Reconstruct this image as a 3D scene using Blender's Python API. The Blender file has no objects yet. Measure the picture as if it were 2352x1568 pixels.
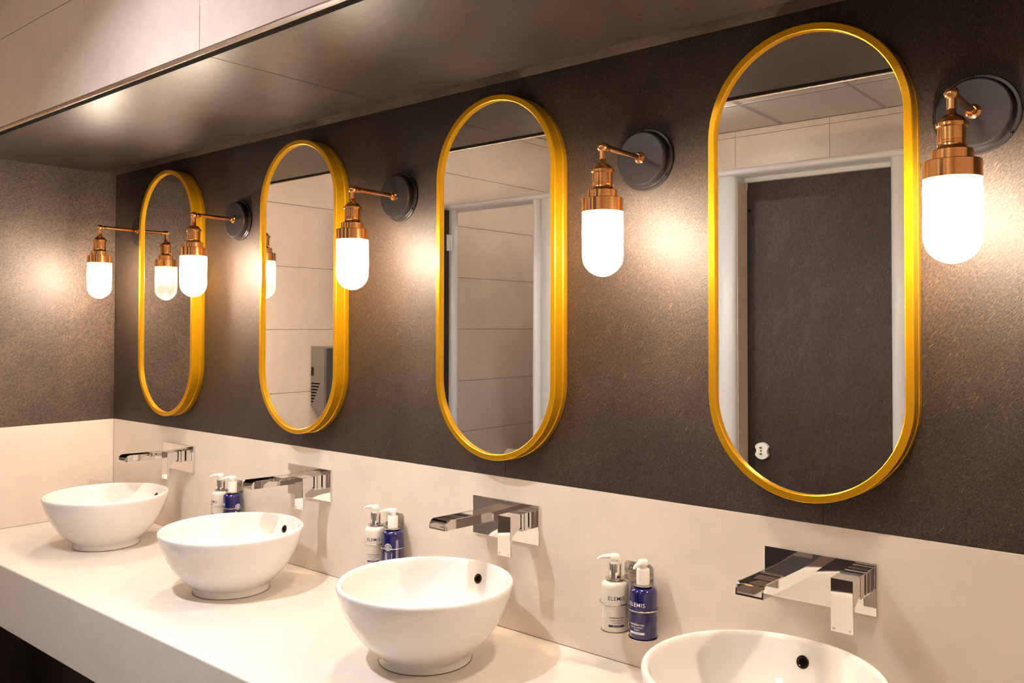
import bpy, bmesh, math, random
from mathutils import Vector, Matrix
random.seed(7)
PI = math.pi
SC = bpy.context.scene
COL = SC.collection

# ------------------------------------------------------------------ camera
P = 0.795                       # spacing of the wash places (m)
CAM = Vector((3.0124, -1.6482, 0.7544))
yaw, pitch, roll = 0.6997, 0.0188, 0.0014
d = Vector((-math.sin(yaw) * math.cos(pitch), math.cos(yaw) * math.cos(pitch), math.sin(pitch)))
r0 = Vector((math.cos(yaw), math.sin(yaw), 0))
u0 = r0.cross(d)
rr = math.cos(roll) * r0 + math.sin(roll) * u0
uu = -math.sin(roll) * r0 + math.cos(roll) * u0
camd = bpy.data.cameras.new('camera')
camd.sensor_width = 36.0
camd.lens = 1974.96 / 2352 * 36.0
camd.shift_y = (712.34 - 784.0) / 2352
camd.clip_start = 0.02
cam = bpy.data.objects.new('camera', camd)
COL.objects.link(cam)
M = Matrix((rr, uu, -d)).transposed().to_4x4()
M.translation = CAM
cam.matrix_world = M
SC.camera = cam

# ------------------------------------------------------------------ light levels
BULB_L = 860.0                  # radiance of the wall-lamp bulbs
BULB_C = (1.0, 0.81, 0.62)
DOWN_L = 4300.0                 # radiance of the recessed ceiling downlights
DOWN_C = (0.94, 0.955, 1.0)
OPAL_L = 58.0                  # radiance of the added, unseen opal lights over the cubicles
OPAL_C = (1.0, 0.88, 0.74)
w = bpy.data.worlds.new('world')
SC.world = w
w.use_nodes = True
w.node_tree.nodes['Background'].inputs[0].default_value = (0.05, 0.045, 0.04, 1)
w.node_tree.nodes['Background'].inputs[1].default_value = 0.2
SC.view_settings.view_transform = 'Standard'
SC.view_settings.look = 'None'
SC.view_settings.gamma = 1.0
SC.view_settings.use_curve_mapping = False
SC.view_settings.exposure = -0.34
SC.cycles.adaptive_threshold = 0.03
SC.cycles.use_light_tree = False
SC.cycles.max_bounces = 6
SC.cycles.diffuse_bounces = 3
SC.cycles.glossy_bounces = 5
SC.cycles.transparent_max_bounces = 8
SC.cycles.sample_clamp_indirect = 40.0

# ------------------------------------------------------------------ materials
def srgb(r, g, b):
    f = lambda c: ((c / 255 + 0.055) / 1.055) ** 2.4 if c > 10 else c / 255 / 12.92
    return (f(r), f(g), f(b), 1.0)

def mat(name):
    m = bpy.data.materials.new(name)
    m.use_nodes = True
    nt = m.node_tree
    return m, nt, nt.nodes['Principled BSDF']

def simple(name, col, rough=0.5, metal=0.0, spec=0.5, coat=0.0):
    m, nt, b = mat(name)
    b.inputs['Base Color'].default_value = col if len(col) == 4 else (*col, 1)
    b.inputs['Roughness'].default_value = rough
    b.inputs['Metallic'].default_value = metal
    b.inputs['Specular IOR Level'].default_value = spec
    b.inputs['Coat Weight'].default_value = coat
    return m

def N(nt, typ, **kw):
    n = nt.nodes.new(typ)
    for k, v in kw.items():
        if k in n.inputs:
            n.inputs[k].default_value = v
        else:
            setattr(n, k, v)
    return n

def mapped(nt, rot=(0, 0, 0), scale=(1, 1, 1)):
    tc = N(nt, 'ShaderNodeTexCoord')
    mp = N(nt, 'ShaderNodeMapping')
    mp.inputs['Rotation'].default_value = rot
    mp.inputs['Scale'].default_value = scale
    m1 = N(nt, 'ShaderNodeMapping')
    m1.inputs['Rotation'].default_value = rot
    mp.inputs['Rotation'].default_value = (0, 0, 0)
    nt.links.new(tc.outputs['Object'], m1.inputs['Vector'])
    nt.links.new(m1.outputs['Vector'], mp.inputs['Vector'])
    return mp.outputs['Vector']

def ramp(nt, src, stops):
    n = N(nt, 'ShaderNodeValToRGB')
    cr = n.color_ramp
    while len(cr.elements) < len(stops):
        cr.elements.new(0.5)
    for e, (p, c) in zip(cr.elements, stops):
        e.position = p
        e.color = c if len(c) == 4 else (*c, 1)
    nt.links.new(src, n.inputs['Fac'])
    return n.outputs['Color']

def noise(nt, vec, scale, detail=4, rough=0.6, dist=0.0):
    n = N(nt, 'ShaderNodeTexNoise')
    n.inputs['Scale'].default_value = scale
    n.inputs['Detail'].default_value = detail
    n.inputs['Roughness'].default_value = rough
    n.inputs['Distortion'].default_value = dist
    nt.links.new(vec, n.inputs['Vector'])
    return n.outputs['Fac']

def mix(nt, a, b, fac, mode='MIX'):
    n = N(nt, 'ShaderNodeMix', data_type='RGBA', blend_type=mode)
    for s, i in ((fac, 0), (a, 6), (b, 7)):
        if isinstance(s, (int, float)):
            n.inputs[i].default_value = s
        elif isinstance(s, tuple):
            n.inputs[i].default_value = s if len(s) == 4 else (*s, 1)
        else:
            nt.links.new(s, n.inputs[i])
    return n.outputs[2]

def bump(nt, b, h, strength, dist=0.002):
    n = N(nt, 'ShaderNodeBump')
    n.inputs['Strength'].default_value = strength
    n.inputs['Distance'].default_value = dist
    nt.links.new(h, n.inputs['Height'])
    nt.links.new(n.outputs['Normal'], b.inputs['Normal'])

def slate(name, rot, lo, hi, fleck, rough, amount=1.0, bstr=0.35, spec=0.5, sc=(120, 120, 300)):
    """dark laminate with a fine, slanting slate grain and rusty flecks"""
    m, nt, b = mat(name)
    v1 = mapped(nt, rot, sc)
    v2 = mapped(nt, rot, (sc[0] * 0.30, sc[1] * 0.30, sc[2] * 0.7))
    v0 = mapped(nt, rot, (3, 3, 6))
    n1 = noise(nt, v1, 1.0, 3, 0.65, 0.2)
    n2 = noise(nt, v2, 1.0, 2, 0.6, 1.6)
    n3 = noise(nt, v0, 1.0, 3, 0.6, 0.4)
    base = ramp(nt, n1, [(0.38, lo), (0.64, hi)])
    cloud = ramp(nt, n3, [(0.35, (0.74, 0.74, 0.74)), (0.68, (1.22, 1.2, 1.17))])
    base = mix(nt, base, cloud, 1.0, 'MULTIPLY')
    f = ramp(nt, n2, [(0.60, (0, 0, 0)), (0.74, (amount, amount, amount))])
    base = mix(nt, base, fleck, f)
    nt.links.new(base, b.inputs['Base Color'])
    b.inputs['Roughness'].default_value = rough
    b.inputs['Specular IOR Level'].default_value = spec
    h = mix(nt, n1, n2, 0.4)
    bump(nt, b, h, bstr, 0.0012)
    return m

def stone(name, c1, c2, rough=0.45, bstr=0.05, scale=3.0):
    """cream / beige stone-look surface"""
    m, nt, b = mat(name)
    v = mapped(nt, (0.2, 0.3, 0.5), (1, 1, 1))
    n1 = noise(nt, v, scale, 6, 0.6, 0.9)
    n2 = noise(nt, v, scale * 14, 4, 0.65)
    base = ramp(nt, n1, [(0.32, c1), (0.68, c2)])
    f = ramp(nt, n2, [(0.35, (0.965, 0.965, 0.965)), (0.65, (1.02, 1.02, 1.02))])
    base = mix(nt, base, f, 1.0, 'MULTIPLY')
    nt.links.new(base, b.inputs['Base Color'])
    b.inputs['Roughness'].default_value = rough
    bump(nt, b, n2, bstr, 0.001)
    return m

MT = {}
MT['slate_mirror'] = slate('slate_laminate', (0, 0.95, 0), (0.003, 0.0021, 0.0016), (0.058, 0.035, 0.0215), (0.17, 0.104, 0.054), 0.53, 0.6, 1.0, 0.48, (170, 170, 560))
MT['slate_left'] = slate('slate_laminate_side', (-0.75, 0, 0), (0.020, 0.0125, 0.009), (0.098, 0.063, 0.043), (0.19, 0.13, 0.085), 0.55, 0.5, 0.6, 0.5, (150, 150, 420))
MT['slate_door'] = slate('slate_laminate_door', (0, 1.15, 0), (0.020, 0.0145, 0.0115), (0.056, 0.040, 0.031), (0.13, 0.09, 0.065), 0.5, 0.5, 0.3, 0.4, (110, 110, 330))
MT['slate_soffit'] = slate('brown_soffit_laminate', (0, 0, 0), (0.042, 0.030, 0.0225), (0.070, 0.050, 0.038), (0.11, 0.08, 0.062), 0.38, 0.25, 0.12, 0.26, (40, 240, 240))
MT['splash'] = stone('cream_panel', (0.755, 0.66, 0.575), (0.80, 0.705, 0.62), 0.40, 0.01, 0.9)
MT['counter'] = stone('cream_worktop', (0.76, 0.685, 0.61), (0.795, 0.72, 0.645), 0.33, 0.01, 1.2)
MT['tile'] = stone('beige_tile', (0.62, 0.505, 0.425), (0.70, 0.58, 0.50), 0.42, 0.10, 2.6)
MT['grout'] = simple('grout', (0.50, 0.41, 0.345), 0.8)
MT['dark'] = simple('dark_backing', (0.02, 0.014, 0.01), 0.7)
MT['white_paint'] = simple('white_ceiling_tile', (0.90, 0.85, 0.80), 0.8)
MT['strip'] = slate('light_brown_laminate', (0, 0, 0), (0.20, 0.145, 0.11), (0.27, 0.20, 0.155), (0.3, 0.23, 0.18), 0.5, 0.3, 0.1, 0.4, (40, 240, 240))
MT['baffle'] = simple('downlight_baffle', (0.12, 0.12, 0.12), 0.6)
MT['lamplit_cream'] = simple('painted_lamplight', (0.74, 0.62, 0.50), 0.45)  # warm lamplight on the pilaster sides, put into the colour
MT['tbar'] = simple('ceiling_grid_bar', (0.55, 0.52, 0.49), 0.5)
MT['post'] = simple('grey_white_metal', (0.62, 0.62, 0.62), 0.28, 0.0, 0.6)
MT['floor'] = stone('floor_tile_grey', (0.46, 0.41, 0.37), (0.54, 0.48, 0.43), 0.4, 0.05, 2.0)
MT['ceramic'] = simple('white_ceramic', (0.85, 0.82, 0.785), 0.05, 0.0, 0.5, 0.3)
MT['chrome'] = simple('chrome', (0.80, 0.79, 0.78), 0.035, 1.0)
MT['steel'] = simple('brushed_steel', (0.62, 0.59, 0.55), 0.22, 1.0)
MT['darkmetal'] = simple('dark_bronze_ring', (0.07, 0.055, 0.04), 0.25, 1.0)
MT['black'] = simple('black_hole', (0.005, 0.004, 0.003), 0.9, 0.0, 0.05)
MT['sealant'] = simple('sealant', (0.10, 0.065, 0.035), 0.6)
MT['glassmirror'] = simple('mirror_glass', (0.93, 0.915, 0.89), 0.0, 1.0)
MT['mirror_edge'] = simple('mirror_glass_edge', (0.55, 0.52, 0.48), 0.12, 0.9)
MT['gold'] = simple('satin_gold_frame', (0.66, 0.335, 0.006), 0.30, 0.7, 0.5)
MT['plate'] = simple('gunmetal', (0.032, 0.028, 0.028), 0.30, 0.6)
MT['trim_metal'] = simple('champagne_metal_trim', (0.78, 0.66, 0.55), 0.25, 1.0)
MT['white_plastic'] = simple('white_plastic', (0.86, 0.81, 0.76), 0.32)
MT['cream_bottle'] = simple('cream_bottle_plastic', (0.74, 0.69, 0.61), 0.2, 0.0, 0.5, 0.3)
MT['ink'] = simple('navy_ink', (0.018, 0.012, 0.065), 0.5)
MT['whiteink'] = simple('white_ink', (0.82, 0.80, 0.84), 0.5)
MT['blackink'] = simple('black_ink', (0.015, 0.012, 0.01), 0.5)
MT['green'] = simple('green_dot', (0.01, 0.20, 0.07), 0.4)
MT['dryer'] = simple('dryer_grey', (0.26, 0.245, 0.23), 0.28, 0.55)
MT['dryer_dark'] = simple('dryer_dark_reflection', (0.085, 0.08, 0.08), 0.3, 0.4)  # darker dryer tone for the front, painting in its dark reflection
MT['card'] = simple('card_cream', (0.82, 0.72, 0.63), 0.4)

m, nt, b = mat('cobalt_bottle_glass')
b.inputs['Base Color'].default_value = (0.005, 0.0042, 0.088, 1)
b.inputs['Roughness'].default_value = 0.08
b.inputs['Specular IOR Level'].default_value = 0.6
b.inputs['Coat Weight'].default_value = 0.5
b.inputs['Coat Roughness'].default_value = 0.03
MT['blue'] = m

m, nt, b = mat('brushed_copper')
v = mapped(nt, (0, 0, 0), (3, 3, 900))
nz = noise(nt, v, 1.0, 3, 0.6)
base = ramp(nt, nz, [(0.35, (0.85, 0.40, 0.145)), (0.65, (0.98, 0.55, 0.235))])
nt.links.new(base, b.inputs['Base Color'])
b.inputs['Metallic'].default_value = 1.0
b.inputs['Roughness'].default_value = 0.15
MT['copper'] = m

m, nt, b = mat('lamp_bulb_glow')
b.inputs['Base Color'].default_value = (0, 0, 0, 1)
b.inputs['Emission Color'].default_value = (*BULB_C, 1)
b.inputs['Emission Strength'].default_value = BULB_L
MT['bulb'] = m

# pressed-glass shade: mostly clear, slightly milky, lit from inside by the bulb
m, nt, b = mat('milky_lamp_glass')
nt.nodes.remove(b)
out = nt.nodes['Material Output']
tr = N(nt, 'ShaderNodeBsdfTransparent')
tl = N(nt, 'ShaderNodeBsdfTranslucent')
tl.inputs['Color'].default_value = (0.9, 0.9, 0.9, 1)
gl = N(nt, 'ShaderNodeBsdfGlossy')
gl.inputs['Roughness'].default_value = 0.12
mx1 = N(nt, 'ShaderNodeMixShader')
mx1.inputs[0].default_value = 0.08
nt.links.new(tr.outputs[0], mx1.inputs[1])
nt.links.new(tl.outputs[0], mx1.inputs[2])
fr = N(nt, 'ShaderNodeFresnel')
fr.inputs['IOR'].default_value = 1.3
mx2 = N(nt, 'ShaderNodeMixShader')
nt.links.new(fr.outputs[0], mx2.inputs[0])
nt.links.new(mx1.outputs[0], mx2.inputs[1])
nt.links.new(gl.outputs[0], mx2.inputs[2])
nt.links.new(mx2.outputs[0], out.inputs['Surface'])
MT['lampglass'] = m

m, nt, b = mat('downlight_lens')
b.inputs['Base Color'].default_value = (0.8, 0.8, 0.8, 1)
b.inputs['Emission Color'].default_value = (*DOWN_C, 1)
b.inputs['Emission Strength'].default_value = DOWN_L
MT['diffuser'] = m

m, nt, b = mat('added_opal_shade')
b.inputs['Base Color'].default_value = (0.8, 0.8, 0.8, 1)
b.inputs['Emission Color'].default_value = (*OPAL_C, 1)
b.inputs['Emission Strength'].default_value = OPAL_L
MT['opal'] = m

m, nt, b = mat('clear_acrylic')
nt.nodes.remove(b)
out = nt.nodes['Material Output']
tr = N(nt, 'ShaderNodeBsdfTransparent')
gl = N(nt, 'ShaderNodeBsdfGlossy')
gl.inputs['Roughness'].default_value = 0.05
mxs = N(nt, 'ShaderNodeMixShader')
mxs.inputs[0].default_value = 0.12
nt.links.new(tr.outputs[0], mxs.inputs[1])
nt.links.new(gl.outputs[0], mxs.inputs[2])
nt.links.new(mxs.outputs[0], out.inputs['Surface'])
MT['acrylic'] = m

# ------------------------------------------------------------------ mesh helpers
def link(name, me, m=None, parent=None, loc=(0, 0, 0), rot=(0, 0, 0)):
    o = bpy.data.objects.new(name, me)
    COL.objects.link(o)
    if m is not None and me is not None and not me.materials:
        me.materials.append(MT[m] if isinstance(m, str) else m)
    o.parent = parent
    o.location = loc
    o.rotation_euler = rot
    return o

def tag(o, label, cat, group=None):
    o['label'] = label
    o['category'] = cat
    if group:
        o['group'] = group
    return o

def struct(o, label=None):
    o['kind'] = 'structure'
    if label:
        o['label'] = label
    return o

def thing(name, label, cat, loc=(0, 0, 0), rot=(0, 0, 0), group=None):
    o = bpy.data.objects.new(name, None)
    o.empty_display_size = 0.05
    COL.objects.link(o)
    o.location = loc
    o.rotation_euler = rot
    return tag(o, label, cat, group)

def finish(bm, smooth=None, name='mesh'):
    bmesh.ops.recalc_face_normals(bm, faces=bm.faces)
    me = bpy.data.meshes.new(name)
    bm.to_mesh(me)
    bm.free()
    if smooth is not None:
        for p in me.polygons:
            p.use_smooth = True
        me.set_sharp_from_angle(angle=math.radians(smooth))
    return me

def bm_box(bm, lo, hi, bev=0.0, seg=2):
    r = bmesh.ops.create_cube(bm, size=1.0)
    vs = r['verts']
    for v in vs:
        v.co = Vector([lo[i] + (v.co[i] + 0.5) * (hi[i] - lo[i]) for i in range(3)])
    if bev > 0:
        es = list({e for v in vs for e in v.link_edges})
        bmesh.ops.bevel(bm, geom=es, offset=bev, segments=seg, profile=0.5, affect='EDGES')

def box(lo, hi, bev=0.0, seg=2):
    bm = bmesh.new()
    bm_box(bm, lo, hi, bev, seg)
    return finish(bm)

def bm_lathe(bm, prof, seg=48, mtx=None):
    """profile of (radius, height) turned about Z"""
    rings = []
    for (r, h) in prof:
        if r < 1e-6:
            rings.append([bm.verts.new((0, 0, h))])
        else:
            rings.append([bm.verts.new((r * math.cos(2 * PI * k / seg), r * math.sin(2 * PI * k / seg), h)) for k in range(seg)])
    new = [v for rg in rings for v in rg]
    for a, b_ in zip(rings, rings[1:]):
        for k in range(seg):
            k2 = (k + 1) % seg
            if len(a) == 1 and len(b_) == 1:
                continue
            if len(a) == 1:
                bm.faces.new((a[0], b_[k], b_[k2]))
            elif len(b_) == 1:
                bm.faces.new((a[k], a[k2], b_[0]))
            else:
                bm.faces.new((a[k], a[k2], b_[k2], b_[k]))
    if mtx is not None:
        bmesh.ops.transform(bm, matrix=mtx, verts=new)

def lathe(prof, seg=48, mtx=None, smooth=35):
    bm = bmesh.new()
    bm_lathe(bm, prof, seg, mtx)
    return finish(bm, smooth)

def bm_tube(bm, pts, rad, seg=16, closed=False, cap=True):
    pts = [Vector(p) for p in pts]
    n = len(pts)
    if not isinstance(rad, (list, tuple)):
        rad = [rad] * n
    rings = []
    ref = None
    for i in range(n):
        if closed:
            t = (pts[(i + 1) % n] - pts[i - 1]).normalized()
        else:
            t = (pts[min(i + 1, n - 1)] - pts[max(i - 1, 0)]).normalized()
        if ref is None:
            ref = Vector((0, 0, 1)) if abs(t.z) < 0.9 else Vector((1, 0, 0))
        a = (ref - t * ref.dot(t)).normalized()
        ref = a
        b_ = t.cross(a)
        rings.append([bm.verts.new(pts[i] + rad[i] * (math.cos(2 * PI * k / seg) * a + math.sin(2 * PI * k / seg) * b_)) for k in range(seg)])
    rng = range(n) if closed else range(n - 1)
    for i in rng:
        A, B = rings[i], rings[(i + 1) % n]
        for k in range(seg):
            k2 = (k + 1) % seg
            bm.faces.new((A[k], A[k2], B[k2], B[k]))
    if cap and not closed:
        bm.faces.new(rings[0])
        bm.faces.new(rings[-1])

def tube(pts, rad, seg=16, closed=False):
    bm = bmesh.new()
    bm_tube(bm, pts, rad, seg, closed)
    return finish(bm, 50)

def bm_prism(bm, poly, axis, a, b_):
    """polygon (u,v) extruded along axis from a to b; axis 'x': (u,v)=(y,z); 'y': (x,z); 'z': (x,y)"""
    def P3(u, v, t):
        return {'x': (t, u, v), 'y': (u, t, v), 'z': (u, v, t)}[axis]
    A = [bm.verts.new(P3(u, v, a)) for u, v in poly]
    B = [bm.verts.new(P3(u, v, b_)) for u, v in poly]
    n = len(poly)
    bm.faces.new(A)
    bm.faces.new(B[::-1])
    for k in range(n):
        bm.faces.new((A[k], B[k], B[(k + 1) % n], A[(k + 1) % n]))

def prism(poly, axis, a, b_, bev=0.0, smooth=30):
    bm = bmesh.new()
    bm_prism(bm, poly, axis, a, b_)
    if bev:
        bmesh.ops.bevel(bm, geom=list(bm.edges), offset=bev, segments=2, profile=0.5, affect='EDGES')
    return finish(bm, None if bev else smooth)

def text_mesh(body, size, align='CENTER', bold=0.0, shear=0.0, space=1.0):
    cu = bpy.data.curves.new('lettering', 'FONT')
    cu.body = body
    cu.size = size
    cu.align_x = align
    cu.offset = bold
    cu.shear = shear
    cu.space_character = space
    cu.resolution_u = 3
    o = bpy.data.objects.new('lettering', cu)
    COL.objects.link(o)
    bpy.context.view_layer.update()
    me = bpy.data.meshes.new_from_object(o.evaluated_get(bpy.context.evaluated_depsgraph_get()))
    bpy.data.objects.remove(o)
    bpy.data.curves.remove(cu)
    me.materials.clear()
    return me

def wrap(me, r, z0, ang=0.0, vertical=False):
    """bend flat lettering (x, y) onto a cylinder of radius r about Z, front at -Y"""
    for v in me.vertices:
        x, y = (v.co.x, v.co.y) if not vertical else (-v.co.y, v.co.x)
        a = x / r + ang
        v.co = Vector((r * math.sin(a), -r * math.cos(a), z0 + y))
    return me

def copy_tree(o, parent=None):
    c = o.copy()
    COL.objects.link(c)
    c.parent = parent
    for ch in list(o.children):
        copy_tree(ch, c)
    return c

# ------------------------------------------------------------------ key dimensions (m, worktop = 0)
XL = -0.5028            # left wall
XR = 3.95               # right wall
ZB = 0.3757             # top of the cream splashback
ZS = 1.375              # underside of the bulkhead
YB = -0.6137            # front face of the bulkhead
ZC = 2.0                # ceiling
YF = -3.53              # far wall behind the cubicles
ZF = -0.86              # floor
CD = 0.6003             # worktop depth
CT = 0.1918             # worktop front height

# ------------------------------------------------------------------ room shell
struct(link('floor', box((XL - 0.1, YF - 0.1, ZF - 0.05), (XR + 0.1, 0.1, ZF)), 'floor'), 'grey stone-look floor')

wm = struct(link('wall_mirror', box((XL - 0.1, 0.012, ZF), (XR + 0.1, 0.10, ZC + 0.1)), 'dark'), 'dark slate-look wall behind the round-ended mirrors')
seams = [XL, 0.003, 0.806, 1.604, 2.404, 3.205, XR]
for a, b_ in zip(seams, seams[1:]):
    link('panel', box((a + 0.0004, 0.0, ZB + 0.0006), (b_ - 0.0004, 0.012, ZS - 0.001), 0.0004, 1), 'slate_mirror', wm)
    link('upper_strip', box((a + 0.0004, -0.0006, ZS), (b_ - 0.0004, 0.012, ZS + 0.10)), 'strip', wm)
link('splashback', box((XL, 0.0, 0.0008), (XR, 0.012, ZB), 0.0005, 1), 'splash', wm)
link('panel', box((XL, 0.0, ZF), (XR, 0.012, -0.001)), 'slate_mirror', wm)

wl = struct(link('wall_left', box((XL - 0.1, YF - 0.1, ZF), (XL - 0.012, 0.012, ZC + 0.1)), 'grout'), 'left wall, slate-look by the basins and beige tile beyond')
link('panel', box((XL - 0.012, YB, ZB + 0.0006), (XL, -0.0005, ZS + 0.09), 0.0004, 1), 'slate_left', wl)
link('panel', box((XL - 0.012, YB, ZF), (XL, -0.0005, -0.001)), 'slate_left', wl)
link('splashback', box((XL - 0.012, YB, 0.0008), (XL, -0.0005, ZB), 0.0005, 1), 'splash', wl)
# beige tiles, courses of 0.3 m
zrow = [ZF, -0.773, -0.472, -0.171, 0.130, 0.4315, 0.738, 1.043, 1.347, 1.650, 1.951, ZC]
def tiles_x(parent, x0, x1, ys, z0, z1):
    for a, b_ in zip(ys, ys[1:]):
        link('tile', box((x0, b_ + 0.001, z0 + 0.001), (x1, a - 0.001, z1 - 0.001), 0.0008, 1), 'tile', parent)
for i, (z0, z1) in enumerate(zip(zrow, zrow[1:])):
    ys = [YB, -1.779, -2.979, YF] if z0 > 0.1 else [YB, -1.179, -2.379, YF]
    tiles_x(wl, XL - 0.012, XL, ys, z0, z1)

wf = struct(link('wall_far', box((XL - 0.1, YF - 0.1, ZF), (XR + 0.1, YF - 0.012, ZC + 0.1)), 'grout'), 'beige tiled wall behind the toilet cubicles')
fx = [XL, -0.018, 0.582, 1.182, 1.782, 2.382, 2.982, 3.582, XR]
zfar = [ZF, -0.43, 0.17, 0.77, 1.37, 1.96, ZC]
for z0, z1 in zip(zfar, zfar[1:]):
    for a, b_ in zip(fx, fx[1:]):
        link('tile', box((a + 0.001, YF - 0.012, z0 + 0.001), (b_ - 0.001, YF, z1 - 0.001), 0.0008, 1), 'tile', wf)

wr = struct(link('wall_right', box((XR + 0.012, YF - 0.1, ZF), (XR + 0.1, 0.1, ZC + 0.1)), 'grout'), 'beige tiled wall at the right end of the room')
yr = [0.0, -0.6, -1.2, -1.8, -2.4, -3.0, YF]
for z0, z1 in zip(zfar, zfar[1:]):
    tiles_x(wr, XR, XR + 0.012, yr, z0, z1)

# bulkhead over the basins: laminate underside, tiled face, metal edge trim
bh = struct(link('ceiling_bulkhead', box((XL, YB + 0.012, ZS + 0.012), (XR, -0.0598, ZC - 0.001)), 'dark'), 'boxed bulkhead above the mirrors')
for a, b_ in zip([XL, 1.209, XR - 0.35], [1.209, XR - 0.35, XR]):
    link('soffit_panel', box((a + 0.0012, YB + 0.026, ZS), (b_ - 0.0012, -0.0598, ZS + 0.012), 0.0005, 1), 'slate_soffit', bh)
bx_ = [XL, 0.009, 0.609, 1.209, 1.809, 2.409, 3.009, 3.609, XR]
for z0, z1 in ((ZS + 0.008, 1.666), (1.666, 1.966), (1.966, ZC)):
    for a, b_ in zip(bx_, bx_[1:]):
        link('tile', box((a + 0.0009, YB - 0.002, z0 + 0.0009), (b_ - 0.0009, YB + 0.011, z1 - 0.0009), 0.0006, 1), 'tile', bh)
struct(link('trim_1', prism([(YB - 0.004, ZS - 0.0055), (YB - 0.004, ZS + 0.005), (YB - 0.0015, ZS + 0.0075), (YB + 0.0005, ZS + 0.0075),
        (YB + 0.0005, ZS - 0.0025), (YB - 0.0015, ZS - 0.0055)], 'x', XL, XR, 0.0, 60), 'trim_metal'), 'thin champagne metal trim along the bulkhead edge')

link('shadow_strip', box((XL, YB + 0.0006, ZS - 0.0012), (XR, YB + 0.0258, ZS + 0.011)), 'black', bh)  # black fill that paints the shade of the gap behind the trim

# suspended ceiling
ce = struct(link('ceiling', box((XL - 0.1, YF - 0.1, ZC + 0.06), (XR + 0.1, 0.1, ZC + 0.1)), 'dark'), 'white suspended ceiling')
cx = [XL, -0.302, 0.298, 0.898, 1.507, 2.107, 2.707, 3.307, 3.907, XR]
cy = [YF, -2.93, -2.33, -1.73, -1.13, YB]
lights = {(3, 3): ((1.10, -1.195), 'small round downlight in the ceiling over the second and third basins')}
def holed_tile(x0, x1, y0, y1, cx_, cy_, r_):
    bm = bmesh.new()
    n = 48
    rings = []
    for k in range(n):
        t = 2 * PI * (k + 0.5) / n
        c_, s_ = math.cos(t), math.sin(t)
        m_ = min(((x1 - cx_) / c_ if c_ > 0 else (x0 - cx_) / c_), ((y1 - cy_) / s_ if s_ > 0 else (y0 - cy_) / s_))
        rings.append([bm.verts.new((cx_ + q * c_, cy_ + q * s_, z)) for q, z in ((m_, ZC), (m_, ZC + 0.012), (r_, ZC + 0.012), (r_, ZC))])
    for k in range(n):
        A, B = rings[k], rings[(k + 1) % n]
        for q in range(4):
            bm.faces.new((A[q], A[(q + 1) % 4], B[(q + 1) % 4], B[q]))
    return finish(bm)
rim_me = lathe([(0.0405, 0.004), (0.0405, -0.003), (0.044, -0.0045), (0.051, -0.003), (0.052, -0.0004), (0.0415, -0.0002)], 40)
baffle_me = lathe([(0.0400, -0.002), (0.0400, 0.0445), (0.0412, 0.0445), (0.0412, -0.002)], 40)
lens_me = lathe([(0, 0.041), (0.0385, 0.041), (0.0395, 0.043), (0, 0.044)], 20)
for i, (a, b_) in enumerate(zip(cx, cx[1:])):
    for j, (e, f_) in enumerate(zip(cy, cy[1:])):
        if (i, j) in lights:
            (px_, py_), lab = lights[(i, j)]
            link('ceiling_tile', holed_tile(a + 0.010, b_ - 0.010, e + 0.010, f_ - 0.010, px_, py_, 0.0415), 'white_paint', ce)
            t = thing('ceiling_downlight', lab, 'downlight', (px_, py_, ZC))
            link('rim', rim_me, 'post', t)
            link('baffle', baffle_me, 'baffle', t)
            link('lens', lens_me, 'diffuser', t)
        else:
            link('ceiling_tile', box((a + 0.010, e + 0.010, ZC), (b_ - 0.010, f_ - 0.010, ZC + 0.012), 0.001, 1), 'white_paint', ce)
for a in cx[1:-1]:
    link('grid_bar', box((a - 0.012, YF, ZC - 0.002), (a + 0.012, YB - 0.003, ZC + 0.001)), 'tbar', ce)
for e in cy[1:-1]:
    link('grid_bar', box((XL, e - 0.012, ZC - 0.0022), (XR, e + 0.012, ZC + 0.001)), 'tbar', ce)

# assumed opal drum lights, added out of view to brighten the mirrored cubicles
opal_me = lathe([(0.140, -0.006), (0.146, -0.010), (0.148, -0.060), (0.140, -0.070), (0, -0.074)], 28)
oring_me = lathe([(0, -0.0022), (0.152, -0.0022), (0.152, -0.012), (0.149, -0.014), (0.147, -0.006), (0, -0.006)], 40)
for (x, y, lab) in ((0.60, -2.63, 'added opal ceiling light over the middle cubicle, out of view'), (2.40, -2.66, 'added opal ceiling light over the cubicles at the right, out of view')):
    t = thing('added_ceiling_light', lab, 'ceiling light', (x, y, ZC), group='added opal ceiling lights')
    link('base_ring', oring_me, 'post', t)
    link('opal_shade', opal_me, 'opal', t)

# ------------------------------------------------------------------ vanity counter
vc = thing('vanity_counter', 'long cream stone-look counter carrying the row of wash basins', 'counter', (0, 0, 0))
fe = []
for k in range(7):
    q_ = PI / 2 * k / 6
    fe.append((-CD + 0.005 * (1 - math.sin(q_)), -0.005 * (1 - math.cos(q_))))
link('worktop', prism([(-0.0005, 0.0)] + [(y, z) for y, z in fe] + [(-CD, -CT + 0.001), (-CD + 0.001, -CT), (-CD + 0.02, -CT), (-CD + 0.02, -0.02), (-0.0005, -0.02)], 'x', XL + 0.0005, XR - 0.0005, 0, 30), 'counter', vc)
link('underside', box((XL + 0.0005, -CD + 0.02, -CT + 0.004), (XR - 0.0005, -0.0005, -CT + 0.016)), 'dark', vc)
link('under_panel', box((XL + 0.0005, -0.30, ZF + 0.001), (XR - 0.0005, -0.28, -CT + 0.004)), 'slate_mirror', vc)

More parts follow.
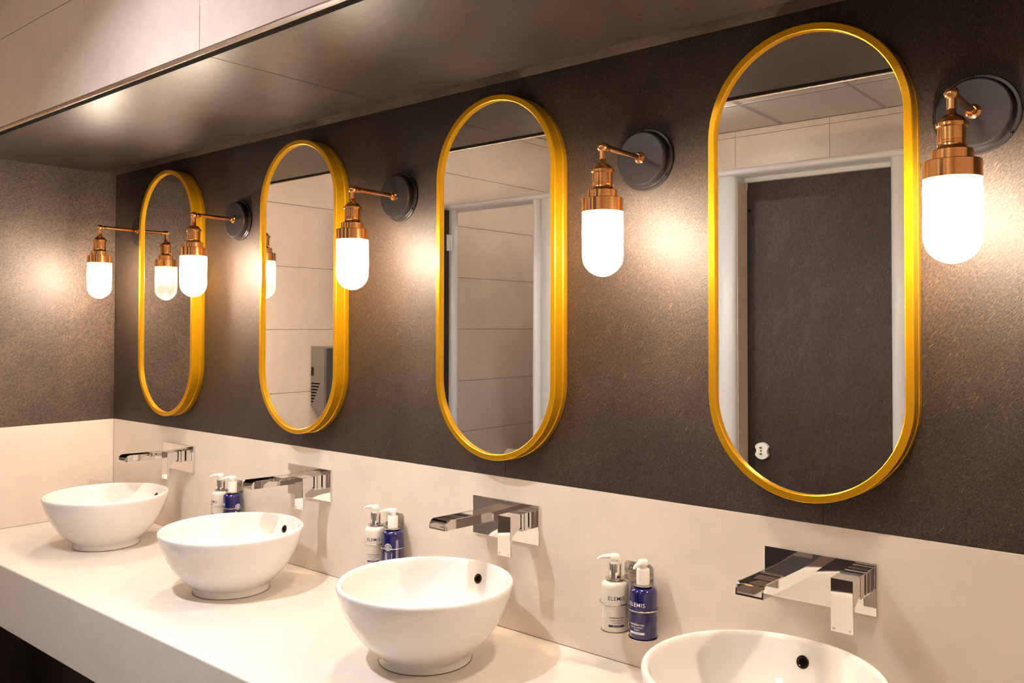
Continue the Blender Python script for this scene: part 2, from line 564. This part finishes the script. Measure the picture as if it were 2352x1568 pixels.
# ------------------------------------------------------------------ toilet cubicles opposite (seen in the mirrors)
YC = -1.92
ZR0, ZR1 = 1.412, 1.443
cb = thing('toilet_cubicle', 'run of grey-white toilet cubicle posts and rail facing the basins', 'cubicle')
rail = [(YC - 0.115, ZR0), (YC + 0.010, ZR0), (YC + 0.019, ZR0 + 0.006), (YC + 0.022, ZR0 + 0.014), (YC + 0.019, ZR0 + 0.023), (YC + 0.010, ZR1 - 0.001), (YC - 0.004, ZR1 + 0.002), (YC - 0.115, ZR1 + 0.002)]
link('head_rail', prism(rail, 'x', XL, 2.32, 0, 40), 'post', cb)
def post(x0, x1, dp=0.11):
    n = 10
    w_ = x1 - x0
    front = [(x0 + w_ * k / n, YC - 0.012 + 0.026 * math.sin(PI * k / n) ** 0.6) for k in range(n + 1)]
    link('pilaster', prism([(x0, YC - dp)] + front + [(x1, YC - dp)], 'z', ZF, ZR0, 0, 50), 'post', cb)
for a, b_ in ((XL, -0.354), (0.214, 0.262), (0.262, 0.42), (0.42, 0.47), (1.08, 1.13), (1.13, 1.262), (1.262, 1.351), (1.992, 2.07), (2.07, 2.22), (2.22, 2.32)):
    post(a + 0.0005, b_ - 0.0005, 0.035 if b_ < 0 else 0.11)
for a, b_ in ((0.47, 1.08), (1.351, 1.992)):
    link('header', box((a, YC - 0.11, ZR0 - 0.020), (b_, YC - 0.085, ZR0), 0.001, 1), 'post', cb)
for x in (0.34, 1.20, 2.28):
    link('partition', box((x - 0.0125, YF + 0.002, ZF + 0.1), (x + 0.0125, YC - 0.111, ZR0)), 'slate_door', cb)
for x in (0.47, 1.351):
    link('lamplit_strip', box((x + 0.0003, YC - 0.109, ZF + 0.1), (x + 0.002, YC - 0.014, ZR0 - 0.021)), 'lamplit_cream', cb)  # painted strip imitating lamplight on the side of the post
link('strike_keep', box((0.200, YC - 0.06, 0.128), (0.2135, YC - 0.02, 0.150), 0.003, 2), 'post', cb)

def door(name, label):
    o = bpy.data.objects.new(name, None)
    COL.objects.link(o)
    return struct(o, label)

def lock(parent, x, y, z):
    k = link('lock', None, None, parent, (x, y, z))
    # round body with a bite out of either side
    pts = []
    for q in range(48):
        a = 2 * PI * q / 48
        r_ = 0.034
        bite = max(0.0, math.cos(a) ** 2 - 0.78) / 0.22
        pts.append((r_ * math.cos(a) * (1 - 0.30 * bite), 0.036 * math.sin(a)))
    o = link('lock_body', prism(pts, 'y', 0.0, 0.020, 0.0, 30), 'white_plastic', parent, (x, y, z))
    for dz in (0.0135, -0.0135):
        link('indicator_dot', lathe([(0, 0.0206), (0.0045, 0.0206), (0.0070, 0.0200), (0.0070, 0.0190)], 20, Matrix.Rotation(-PI / 2, 4, 'X') @ Matrix.Diagonal((1, 0.62, 1, 1))), 'green', o, (-0.003, 0, dz))
    link('coin_slot', box((-0.0045, 0.0195, -0.003), (0.001, 0.0203, 0.004)), 'darkmetal', o)
    bpy.data.objects.remove(k)

d2 = door('door_2', 'closed dark slate-look cubicle door in the middle of the row')
link('leaf', box((0.472, YC - 0.112 - 0.02, ZF + 0.1), (1.078, YC - 0.112, ZR0 - 0.004), 0.001, 1), 'slate_door', d2)
lock(d2, 0.53, YC - 0.112, 0.205)
d3 = door('door_3', 'closed dark slate-look cubicle door with white lock, right of the row')
link('leaf', box((1.353, YC - 0.112 - 0.02, ZF + 0.1), (1.990, YC - 0.112, ZR0 - 0.004), 0.001, 1), 'slate_door', d3)
lock(d3, 1.423, YC - 0.112, 0.213)
link('coat_hook', tube([(1.366, YC - 0.112, 1.268), (1.366, YC - 0.098, 1.268), (1.370, YC - 0.094, 1.272)], 0.004, 8), 'darkmetal', d3)
d1 = door('door_1', 'dark slate-look cubicle door standing open towards the room')
link('leaf', box((-0.378, YC + 0.030, ZF + 0.1), (-0.358, YC + 0.60, ZR0 - 0.008), 0.001, 1), 'slate_door', d1)
for z in (1.222, -0.45):
    h = link('hinge', box((-0.358, YC + 0.016, z - 0.045), (-0.354, YC + 0.052, z + 0.045), 0.001, 1), 'post', d1)
    link('hinge_knuckle', lathe([(0, -0.045), (0.006, -0.045), (0.006, 0.045), (0, 0.045)], 12), 'post', h, (-0.351, YC + 0.018, z))

# hand dryer on the tiled left wall (seen in the second mirror)
hd = thing('hand_dryer', 'grey hand dryer with slotted vents on the beige tiled wall', 'hand dryer', (XL, -1.058, 0.50))
side = [(0.001, 0.155), (0.100, 0.150), (0.104, 0.140), (0.104, -0.150), (0.088, -0.195), (0.001, -0.140)]
link('body', prism([(x, z) for x, z in side], 'y', -0.012, -0.30, 0.002, 30), 'dryer', hd)
link('front_cover', box((0.1042, -0.294, -0.148), (0.108, -0.016, 0.146), 0.002, 2), 'dryer_dark', hd)
sp = link('side_panel', prism([(x, z) for x, z in side], 'y', -0.0115, -0.002, 0.001, 30), 'dryer', hd)
for k in range(7):
    ln = 0.066 * (1 - k / 7.5)
    link('vent_slot', box((0.006, -0.0025, -0.032 - k * 0.0150), (0.006 + ln, -0.0012, -0.025 - k * 0.0150)), 'black', sp)
link('rating_label', box((0.004, -0.0025, 0.010), (0.024, -0.0012, 0.052)), 'darkmetal', sp)

# toilet roll holder deep in the open cubicle (its top shows at the foot of the third mirror)
tr_ = thing('toilet_roll_holder', 'white round toilet roll holder on the tiles inside the open cubicle', 'roll holder', (XL, -2.575, -0.068))
link('cover', lathe([(0, 0.0), (0.052, 0.0), (0.055, 0.004), (0.055, 0.075), (0.050, 0.082), (0, 0.084)], 32, Matrix.Rotation(PI / 2, 4, 'Y')), 'white_plastic', tr_)
link('hub', lathe([(0, 0.083), (0.014, 0.083), (0.012, 0.089), (0, 0.09)], 20, Matrix.Rotation(PI / 2, 4, 'Y')), 'steel', tr_)

# ------------------------------------------------------------------ mirrors
MA, MH, MD, MZ = 0.1966, 0.4537, 0.0495, 0.8768
def stadium(a, h, n=32):
    s = h - a
    pts = []
    for k in range(n + 1):
        t = PI * k / n
        pts.append((a * math.cos(t), s + a * math.sin(t)))
    for k in range(n + 1):
        t = PI + PI * k / n
        pts.append((a * math.cos(t), -s + a * math.sin(t)))
    return pts
def sweep_stadium(profile):
    """closed profile of (inset, y) swept round the frame"""
    bm = bmesh.new()
    loops = []
    for ins, y in profile:
        loops.append([bm.verts.new((x, y, z)) for x, z in stadium(MA - ins, MH - ins)])
    n = len(loops[0])
    L = len(loops)
    for i in range(L):
        A, B = loops[i], loops[(i + 1) % L]
        for k in range(n):
            k2 = (k + 1) % n
            bm.faces.new((A[k], A[k2], B[k2], B[k]))
    return finish(bm, 32)
frame_me = sweep_stadium([(0.0010, -0.0004), (-0.0004, -0.0030), (-0.0004, -0.0170), (0.0014, -0.0186), (0.0014, -0.0200), (0.0, -0.0212),
                          (0.0, -0.0478), (0.0016, -MD), (0.0134, -MD), (0.0148, -0.0483), (0.0148, -0.0409), (0.0148, -0.0004)])
bm = bmesh.new()
bm_prism(bm, stadium(MA - 0.0149, MH - 0.0149), 'y', -0.0410, -0.0350)
glass_me = finish(bm)
mlab = ['gold-framed round-ended mirror nearest the left corner', 'gold-framed round-ended mirror, second from the left, reflecting the hand dryer',
        'gold-framed round-ended mirror, third from the left, reflecting an open cubicle', 'largest-looking gold-framed round-ended mirror, reflecting a closed dark door']
mdx = [-0.0093, -0.0005, 0.0112, 0.0009]
for i in range(4):
    t = thing('wall_mirror', mlab[i], 'mirror', (i * P + mdx[i], 0, MZ), group='round-ended mirrors above the basins')
    link('frame', frame_me, 'gold', t)
    g_ = link('glass', glass_me, 'glassmirror', t)

# ------------------------------------------------------------------ wall lamps
LY, LZ = 0.1729, 1.1216
rx = Matrix.Rotation(PI / 2, 4, 'X')        # +Z of a lathe -> -Y
plate_me = lathe([(0, 0.0), (0.0694, 0.0), (0.0694, 0.0045), (0.0680, 0.0056), (0.0630, 0.0058), (0.0612, 0.0075), (0.0600, 0.0235), (0.0588, 0.0260), (0.0562, 0.0267), (0.0552, 0.0267), (0, 0.0267)], 72, rx, 25)
screw_me = lathe([(0.0034, 0.004), (0.0034, 0.0062), (0.0022, 0.0076), (0.0008, 0.0070), (0, 0.0070)], 14, rx)
flange_me = lathe([(0, 0.0), (0.0122, 0.0), (0.0126, 0.0022), (0.0098, 0.0042), (0.0080, 0.0052), (0.0084, 0.0105), (0.0074, 0.0125), (0, 0.0125)], 28, rx)
arm_me = tube([(0, -0.0275, 0), (0, -0.075, 0.0004), (0, -0.13, 0.001), (0, -LY + 0.004, 0.0015)], [0.0060, 0.0060, 0.0060, 0.0060], 20)
elbow_bm = bmesh.new()
bm_lathe(elbow_bm, [(0, -0.0112), (0.0050, -0.0101), (0.0086, -0.0072), (0.0106, -0.0034), (0.0110, 0.0), (0.0106, 0.0034), (0.0086, 0.0072), (0.0050, 0.0101), (0, 0.0112)], 28)
bm_lathe(elbow_bm, [(0, 0.004), (0.0074, 0.004), (0.0078, 0.009), (0.0078, 0.019), (0.0064, 0.021), (0, 0.021)], 24, Matrix.Rotation(-PI / 2, 4, 'X'))
elbow_me = finish(elbow_bm, 40)
stem_me = lathe([(0, -0.006), (0.0070, -0.008), (0.0072, -0.0245), (0.0066, -0.0252), (0.0072, -0.0262), (0.0072, -0.0318), (0.0080, -0.0335), (0.0135, -0.0362), (0.0180, -0.0405), (0.0200, -0.0445), (0.0205, -0.0470), (0, -0.0470)], 40)
# knurled ring: teeth round the rim
bm = bmesh.new()
kn = 72
prof = [(0.0196, -0.0450), (0.0232, -0.0458), (0.0240, -0.0475), (0.0240, -0.0520), (0.0232, -0.0540), (0.0200, -0.0548)]
rings = []
for q, (r_, h) in enumerate(prof):
    rings.append([bm.verts.new(((r_ - (0.00045 if (k + q) % 2 and 0 < q < 5 else 0)) * math.cos(2 * PI * k / kn), (r_ - (0.00045 if (k + q) % 2 and 0 < q < 5 else 0)) * math.sin(2 * PI * k / kn), h)) for k in range(kn)])
for A, B in zip(rings, rings[1:]):
    for k in range(kn):
        bm.faces.new((A[k], A[(k + 1) % kn], B[(k + 1) % kn], B[k]))
knurl_me = finish(bm, 20)
socket_me = lathe([(0.0195, -0.0535), (0.0209, -0.0545), (0.0209, -0.0745), (0.0204, -0.0750), (0.0209, -0.0756), (0.0209, -0.0785), (0.0204, -0.0790), (0.0211, -0.0797), (0.0211, -0.0825), (0.0216, -0.0850), (0.0240, -0.0885),
                   (0.0296, -0.0895), (0.0305, -0.0905), (0.0305, -0.1070), (0, -0.1070)], 56, None, 25)
collar_me = lathe([(0.0300, -0.1060), (0.0415, -0.1066), (0.0429, -0.1078), (0.0429, -0.1340), (0.0423, -0.1345), (0.0410, -0.1340), (0.0410, -0.1085), (0.030, -0.1075)], 64, None, 25)
prof = [(0.0412, -0.1300), (0.0424, -0.1350), (0.0427, -0.1400), (0.0427, -0.2250)]
for k in range(1, 15):
    a = PI / 2 * k / 14
    prof.append((0.0427 * math.cos(a), -0.2250 - 0.0431 * math.sin(a)))
shade_me = lathe(prof, 56, None, 60)
prof = [(0, -0.144), (0.012, -0.1445), (0.0190, -0.150), (0.0220, -0.158)]
for k in range(1, 6):
    a = PI / 2 * k / 5
    prof.append((0.0220 * math.cos(a), -0.180 - 0.0220 * math.sin(a)))
bulb_me = lathe(prof, 16, None, 60)
llab = ['copper wall lamp with glowing glass beside the left corner', 'copper wall lamp with glowing glass between the first and second mirrors',
        'copper wall lamp with glowing glass between the second and third mirrors', 'copper wall lamp with glowing glass between the third and fourth mirrors',
        'copper wall lamp with glowing glass right of the largest mirror']
lx = [-0.2618, 0.4105, 1.2151, 2.0147, 2.6740]
ldz = [0.0035, -0.0050, -0.0028, 0.0034, 0.0]
for i in range(5):
    t = thing('wall_lamp', llab[i], 'lamp', (lx[i], 0, LZ + ldz[i]), group='copper wall lamps between the mirrors')
    p_ = link('wall_plate', plate_me, 'plate', t, (0, 0, -0.001))
    for a in (95, -35, 215):
        a = math.radians(a)
        link('screw', screw_me, 'darkmetal', p_, (0.0655 * math.cos(a), 0, 0.0655 * math.sin(a)))
    link('arm_flange', flange_me, 'copper', t, (0, -0.0267, 0))
    link('arm', arm_me, 'copper', t)
    link('elbow', elbow_me, 'copper', t, (0, -LY, 0))
    link('stem', stem_me, 'copper', t, (0, -LY, 0))
    s_ = link('socket', socket_me, 'copper', t, (0, -LY, 0))
    link('knurled_ring', knurl_me, 'copper', s_)
    link('collar', collar_me, 'copper', t, (0, -LY, 0))
    link('glass_shade', shade_me, 'lampglass', t, (0, -LY, 0))
    link('bulb', bulb_me, 'bulb', t, (0, -LY, 0))

# ------------------------------------------------------------------ wash basins
RR, RZ, RF = 0.2013, 0.1686, 0.106
BY = -0.2636
outer = [(0.099, 0.0012), (RF, 0.0012), (0.1065, 0.004), (0.1058, 0.0165), (0.1075, 0.0190), (0.1125, 0.0232), (0.1240, 0.0325), (0.1385, 0.0465), (0.1525, 0.0625), (0.1665, 0.0830), (0.1785, 0.1040), (0.1880, 0.1255), (0.1955, 0.148), (0.1997, 0.163), (RR, 0.1705), (0.2000, 0.1750), (0.1965, 0.1772), (0.1925, 0.1770), (0.1893, 0.1745)]
inner = [(0.1868, 0.1690), (0.1830, 0.1530), (0.1762, 0.1310), (0.1665, 0.1080), (0.1535, 0.0860), (0.1360, 0.0660), (0.1130, 0.0490), (0.0800, 0.0375), (0.0450, 0.0325), (0.0260, 0.0315), (0.0240, 0.0300), (0.0240, 0.0200), (0, 0.0200)]
basin_me = lathe(outer + inner, 96, None, 50)
seal_me = lathe([(0.098, 0.0), (0.1068, 0.0), (0.1072, 0.0011), (0.1060, 0.0016), (0.098, 0.0016)], 80)
drain_me = lathe([(0.0, 0.0330), (0.016, 0.0325), (0.0195, 0.0310), (0.0205, 0.0290), (0.0225, 0.0300), (0.0255, 0.0322), (0.0238, 0.0335), (0.0215, 0.0320)], 36)
tilt = Matrix.Translation((0, 0.1786, 0.1385)) @ Matrix.Rotation(math.radians(90 - 18), 4, 'X')
ring_me = lathe([(0.0072, -0.0010), (0.0072, 0.0012), (0.0085, 0.0024), (0.0105, 0.0024), (0.0118, 0.0010), (0.0118, -0.002)], 32, tilt)
hole_me = lathe([(0, 0.0010), (0.0076, 0.0010), (0.0076, -0.002)], 28, tilt)
blab = ['white bowl basin in the left corner', 'white bowl basin, second from the left corner', 'white bowl basin, third from the left corner', 'white bowl basin cut off at the lower right edge']
bdx = [0.0071, -0.0067, -0.0061, 0.0057]
for i in range(4):
    t = thing('wash_basin', blab[i], 'basin', (i * P + 0.0057 + bdx[i], BY, 0.0), group='white bowl basins on the counter')
    link('bowl', basin_me, 'ceramic', t)
    link('sealant_bead', seal_me, 'sealant', t)
    link('drain', drain_me, 'chrome', t)
    o = link('overflow_ring', ring_me, 'darkmetal', t)
    link('overflow_hole', hole_me, 'black', o)

# ------------------------------------------------------------------ taps
TZ = 0.2718
tplate = box((-0.1079, -0.0085, -0.0485), (0.1079, -0.0002, 0.0485), 0.0012, 2)
x0, x1 = -0.083, -0.030
def spout_mesh():
    bm = bmesh.new()
    zb0, zt0, zb1, zt1 = -0.0060, 0.0165, -0.0010, 0.0215
    yr_, yt = -0.0086, -0.190
    prof = [(yr_, zb0), (yt, zb1)] + [(yt + 0.017 * (1 - math.cos(PI / 2 * k / 6)), zb1 + 0.006 + (zt1 - zb1 - 0.006) * math.sin(PI / 2 * k / 6)) for k in range(7)] + [(yr_, zt0)]
    bm_prism(bm, prof, 'x', x0, x0 + 0.003)
    bm_prism(bm, prof, 'x', x1 - 0.003, x1)
    # floor of the channel
    bm_prism(bm, [(yr_, zb0), (yt, zb1), (yt, zb1 + 0.0035), (yr_, zb0 + 0.0035)], 'x', x0 + 0.003, x1 - 0.003)
    return finish(bm, 30)
spout_me = spout_mesh()
cover_me = prism([(-0.0086, 0.0162), (-0.083, 0.0180), (-0.083, 0.0135), (-0.079, 0.010), (-0.0790, 0.000), (-0.0760, 0.000), (-0.0760, 0.0140), (-0.0086, 0.0125)], 'x', x0 + 0.003, x1 - 0.003)
h0, h1 = 0.056, 0.096
hz0, hz1 = -0.0070, 0.0350
bm = bmesh.new()
bm_box(bm, (h0 + 0.006, -0.090, hz0 + 0.006), (h1 - 0.006, -0.0086, hz1 - 0.006))
core_me = finish(bm)
sl = [box((h0, -0.028, hz0), (h1, -0.0086, hz1), 0.0012, 2), box((h0, -0.0470, hz0), (h1, -0.0335, hz1), 0.001, 2), box((h0, -0.0580, hz0), (h1, -0.0490, hz1), 0.001, 2)]
lever_me = prism([(-0.100, hz1), (-0.062, hz1), (-0.062, 0.004), (-0.0935, -0.012), (-0.0935, -0.0590), (-0.100, -0.0590)], 'x', h0, h1, 0.0009)
hmark = text_mesh('H', 0.006)
cmark = text_mesh('C', 0.006)
tlab = ['chrome waterfall tap above the corner basin', 'chrome waterfall tap above the second basin from the corner', 'chrome waterfall tap above the third basin from the corner', 'chrome waterfall tap above the basin cut off at lower right']
tdx = [0.0052, -0.0023, 0.0020, -0.0049]
for i in range(4):
    t = thing('basin_tap', tlab[i], 'tap', (i * P + 0.017 + tdx[i], 0, TZ), group='chrome wall taps')
    link('back_plate', tplate, 'chrome', t)
    s_ = link('spout', spout_me, 'chrome', t)
    link('spout_cover', cover_me, 'chrome', s_)
    h_ = link('handle', lever_me, 'chrome', t)
    link('handle_core', core_me, 'darkmetal', h_)
    for q in sl:
        link('handle_slab', q, 'chrome', h_)
    link('hot_mark', hmark, 'darkmetal', h_, (h0 + 0.006, -0.1002, -0.0555), (PI / 2, 0, 0))
    link('cold_mark', cmark, 'darkmetal', h_, (h1 - 0.006, -0.1002, -0.0555), (PI / 2, 0, 0))

# ------------------------------------------------------------------ soap brackets and bottles
BR = 0.0298
body_me = lathe([(0, 0.0005), (0.0265, 0.0005), (0.0290, 0.0020), (BR, 0.0045), (BR, 0.0960), (0.0290, 0.1010), (0.0265, 0.1048), (0.0215, 0.1075), (0.0150, 0.1085), (0.0128, 0.1095), (0.0128, 0.1180), (0, 0.1180)], 56, None, 40)
body2_me = body_me.copy()
coll_me = lathe([(0.0120, 0.1130), (0.0140, 0.1130), (0.0140, 0.1440), (0.0132, 0.1455), (0.0070, 0.1455)], 40, None, 30)
coll2_me = coll_me.copy()
def pump_mesh():
    bm = bmesh.new()
    bm_lathe(bm, [(0, 0.145), (0.0085, 0.145), (0.0085, 0.1515), (0.0100, 0.1530), (0.0108, 0.1560), (0.0104, 0.1625), (0.0085, 0.1645), (0, 0.1650)], 28)
    bm_tube(bm, [(0, 0.002, 0.1590), (0, -0.012, 0.1592), (0, -0.024, 0.1580), (0, -0.033, 0.1555), (0, -0.0365, 0.1520)], [0.0068, 0.0058, 0.0044, 0.0034, 0.0030], 14)
    return finish(bm, 45)
pump_me = pump_mesh()
pump2_me = pump_me.copy()
RT = BR + 0.00025
def lettering(kind):
    name = wrap(text_mesh('ELEMIS', 0.0118, bold=0.00006, space=1.12), RT, 0.0712)
    t1 = wrap(text_mesh('revitalise-me', 0.0068, bold=0.00005), RT, 0.0320)
    t2 = wrap(text_mesh('HAND & BODY', 0.0043), RT, 0.0262)
    t3 = wrap(text_mesh('LOTION' if kind == 'white' else 'WASH', 0.0043), RT, 0.0212)
    bm = bmesh.new()
    n = 24
    for q in range(n):
        a0, a1 = -0.60 + 1.20 * q / n, -0.60 + 1.20 * (q + 1) / n
        bm.faces.new([bm.verts.new((RT * math.sin(a), -RT * math.cos(a), z)) for a, z in ((a0, 0.0135), (a1, 0.0135), (a1, 0.0180), (a0, 0.0180))])
    bar = finish(bm)
    t4 = wrap(text_mesh('SKIN TO SPA', 0.0030), RT + 0.0002, 0.0147)
    return name, t1, t2, t3, bar, t4
LW, LB = lettering('white'), lettering('blue')
def emblem():
    bm = bmesh.new()
    n = 40
    c = math.radians(122)
    for q in range(n):
        a0, a1 = 2 * PI * q / n, 2 * PI * (q + 1) / n
        vs = []
        for rad, a in ((0.0100, a0), (0.0100, a1), (0.0082, a1), (0.0082, a0)):
            x, z = rad * math.cos(a), rad * math.sin(a)
            vs.append(bm.verts.new((RT * math.sin(c + x / RT), -RT * math.cos(c + x / RT), 0.066 + z)))
        bm.faces.new(vs)
    for xs, zs in (((-0.0012, 0.0012), (-0.0083, 0.0083)), ((-0.0052, -0.0030), (-0.005, 0.005)), ((0.0030, 0.0052), (-0.005, 0.005))):
        bm.faces.new([bm.verts.new((RT * math.sin(c + x / RT), -RT * math.cos(c + x / RT), 0.066 + z)) for x, z in ((xs[0], zs[0]), (xs[1], zs[0]), (xs[1], zs[1]), (xs[0], zs[1]))])
    # fine print running up the back as broken lines
    rnd = random.Random(3)
    for col_, (za, zb) in ((104, (0.006, 0.052)), (108, (0.006, 0.052)), (112, (0.006, 0.052)), (116, (0.008, 0.05)), (136, (0.006, 0.030)), (142, (0.02, 0.05)), (165, (0.006, 0.085)), (170, (0.006, 0.085)), (175, (0.006, 0.085))):
        a0 = math.radians(col_)
        z = za
        while z < zb:
            ln = rnd.uniform(0.0008, 0.0026)
            bm.faces.new([bm.verts.new((RT * math.sin(a), -RT * math.cos(a), zz)) for a, zz in ((a0, z), (a0 + 0.036, z), (a0 + 0.036, z + ln), (a0, z + ln))])
            z += ln + 0.0007
    return finish(bm)
emb_me = emblem()

# bracket meshes (local origin on the wall, at worktop level)
bw = 0.0365
zp0, zp1 = 0.199, 0.232
bplate_me = prism([(-bw, zp0), (bw, zp0), (bw, zp1 - 0.006), (bw - 0.006, zp1), (-bw + 0.006, zp1), (-bw, zp1 - 0.006)], 'y', -0.0022, -0.0002)
BYo = -0.042
def clamp_mesh():
    bm = bmesh.new()
    z0, z1 = 0.1995, 0.2010
    for sx in (-1, 1):
        n = 36
        ro, ri = 0.0212, 0.0150
        ring = []
        for k in range(n):
            a = 2 * PI * k / n
            ring.append([bm.verts.new((sx * 0.036 + r_ * math.cos(a), BYo + r_ * math.sin(a), z)) for r_, z in ((ro, z0), (ro, z1), (ri, z1), (ri, z0))])
        for k in range(n):
            A, B = ring[k], ring[(k + 1) % n]
            for q in range(4):
                bm.faces.new((A[q], A[(q + 1) % 4], B[(q + 1) % 4], B[q]))
    bm_prism(bm, [(-0.034, -0.001), (0.034, -0.001), (0.030, -0.0225), (0.018, -0.0300), (0.0, -0.034), (-0.018, -0.0300), (-0.030, -0.0225)], 'z', z0 + 0.0002, z1 - 0.0002)
    return finish(bm, 30)
clamp_me = clamp_mesh()
def loop_mesh(z, r_):
    bm = bmesh.new()
    for sx in (-1, 1):
        pts = [(sx * 0.036 + r_ * math.cos(a), BYo + r_ * math.sin(a), z) for a in [2 * PI * k / 40 for k in range(40)]]
        bm_tube(bm, pts, 0.0015, 8, True)
    bm_tube(bm, [(0, -0.0145, z), (0, -0.003, z)], 0.0018, 8)
    bm_tube(bm, [(-0.014, -0.0140, z), (0.014, -0.0140, z)], 0.0015, 8)
    return finish(bm, 60)
loop_me = loop_mesh(0.150, 0.0322)
base_bm = bmesh.new()
for sx in (-1, 1):
    bm_lathe(base_bm, [(0, 0.0872), (0.0300, 0.0872), (0.0318, 0.0880), (0.0318, 0.0900), (0.0310, 0.0900), (0.0304, 0.0884), (0, 0.0884)], 40, Matrix.Translation((sx * 0.036, BYo, 0)))
bm_prism(base_bm, [(-0.012, -0.003), (0.012, -0.003), (0.012, -0.03), (-0.012, -0.03)], 'z', 0.0873, 0.0883)
base_me = finish(base_bm, 40)
spine_me = box((-0.007, -0.0035, 0.087), (0.007, -0.0002, 0.1992), 0.0005, 1)
script_me = text_mesh('Davie', 0.0150, 'LEFT', shear=0.35)
co_me = text_mesh('CO', 0.0055, 'LEFT')
sets = [(0.404, 0, -28, 0, 8), (1.197, 37, -100, -16, 0), (1.994, 40, 3, 0, 0)]
wlab = ['cream lotion pump bottle nearest the left corner, behind the second basin', 'cream lotion pump bottle behind the third basin from the corner', 'cream lotion pump bottle at the right, fully in view']
ulab = ['cobalt blue hand wash pump bottle nearest the left corner, behind the second basin', 'cobalt blue hand wash pump bottle behind the third basin, emblem facing out', 'cobalt blue hand wash pump bottle at the right, fully in view']
klab = ['steel double bottle bracket on the splashback behind the second basin', 'steel double bottle bracket on the splashback behind the third basin', 'steel double bottle bracket on the splashback left of the cut-off basin\'s tap']
noz_w = [-50, -75, -58]
noz_b = [-52, -68, 0]
for i, (sx, aw, ab, _, _) in enumerate(sets):
    t = thing('bottle_bracket', klab[i], 'bracket', (sx, 0, 0), group='steel bottle brackets')
    p_ = link('back_plate', bplate_me, 'steel', t)
    link('engraved_script', script_me, 'blackink', p_, (-0.0265, -0.0024, 0.2130), (PI / 2, 0, 0))
    link('engraved_letters', co_me, 'blackink', p_, (-0.0045, -0.0024, 0.2035), (PI / 2, 0, 0))
    link('engraved_rule', box((-0.022, -0.0024, 0.2052), (-0.0075, -0.0021, 0.2057)), 'blackink', p_)
    link('neck_clamp', clamp_me, 'steel', t)
    link('wire_loop', loop_me, 'steel', t)
    link('base_cup', base_me, 'steel', t)
    link('spine', spine_me, 'steel', t)
    link('rivet', lathe([(0, 0.2024), (0.0016, 0.2022), (0.0026, 0.2010)], 14), 'chrome', t, (0.003, -0.018, 0))
    zb = 0.0884
    t = thing('lotion_bottle', wlab[i], 'bottle', (sx - 0.036, BYo, zb), (0, 0, math.radians(aw)), 'cream lotion bottles')
    bo = link('body', body_me, 'cream_bottle', t)
    for nm, me, mm in zip(('brand_lettering', 'product_lettering', 'product_lettering', 'product_lettering', 'label_bar', 'bar_lettering'), LW, ('ink', 'ink', 'ink', 'ink', 'ink', 'whiteink')):
        link(nm, me, mm, bo)
    link('pump_collar', coll_me, 'chrome', t)
    link('pump_head', pump_me, 'white_plastic', t, (0, 0, 0), (0, 0, math.radians(noz_w[i] - aw)))
    t = thing('wash_bottle', ulab[i], 'bottle', (sx + 0.036, BYo, zb), (0, 0, math.radians(ab)), 'cobalt blue hand wash bottles')
    bo = link('body', body2_me, 'blue', t)
    for nm, me, mm in zip(('brand_lettering', 'product_lettering', 'product_lettering', 'product_lettering', 'label_bar', 'bar_lettering'), LB, ('whiteink', 'whiteink', 'whiteink', 'whiteink', 'whiteink', 'ink')):
        link(nm, me, mm, bo)
    link('emblem', emb_me, 'whiteink', bo)
    link('pump_collar', coll2_me, 'white_plastic', t)
    link('pump_head', pump2_me, 'white_plastic', t, (0, 0, 0), (0, 0, math.radians(noz_b[i] - ab)))

# ------------------------------------------------------------------ notice card standing in the corner behind the first basin
ct = thing('notice_card', 'cream notice card in a clear stand behind the corner basin', 'card', (-0.350, -0.092, 0.0), (math.radians(-6), 0, math.atan2(0.08, 0.21)))
link('card_sheet', box((-0.110, -0.0008, 0.004), (0.110, 0.0008, 0.148)), 'card', ct)
bm = bmesh.new()
bm_box(bm, (-0.113, -0.0034, 0.002), (0.113, -0.0014, 0.152))
bm_box(bm, (-0.113, -0.0034, 0.001), (0.113, 0.040, 0.003))
link('acrylic_stand', finish(bm), 'acrylic', ct)
link('heading', text_mesh('WELCOME', 0.016), 'blackink', ct, (-0.015, -0.0012, 0.127), (PI / 2, 0, 0))
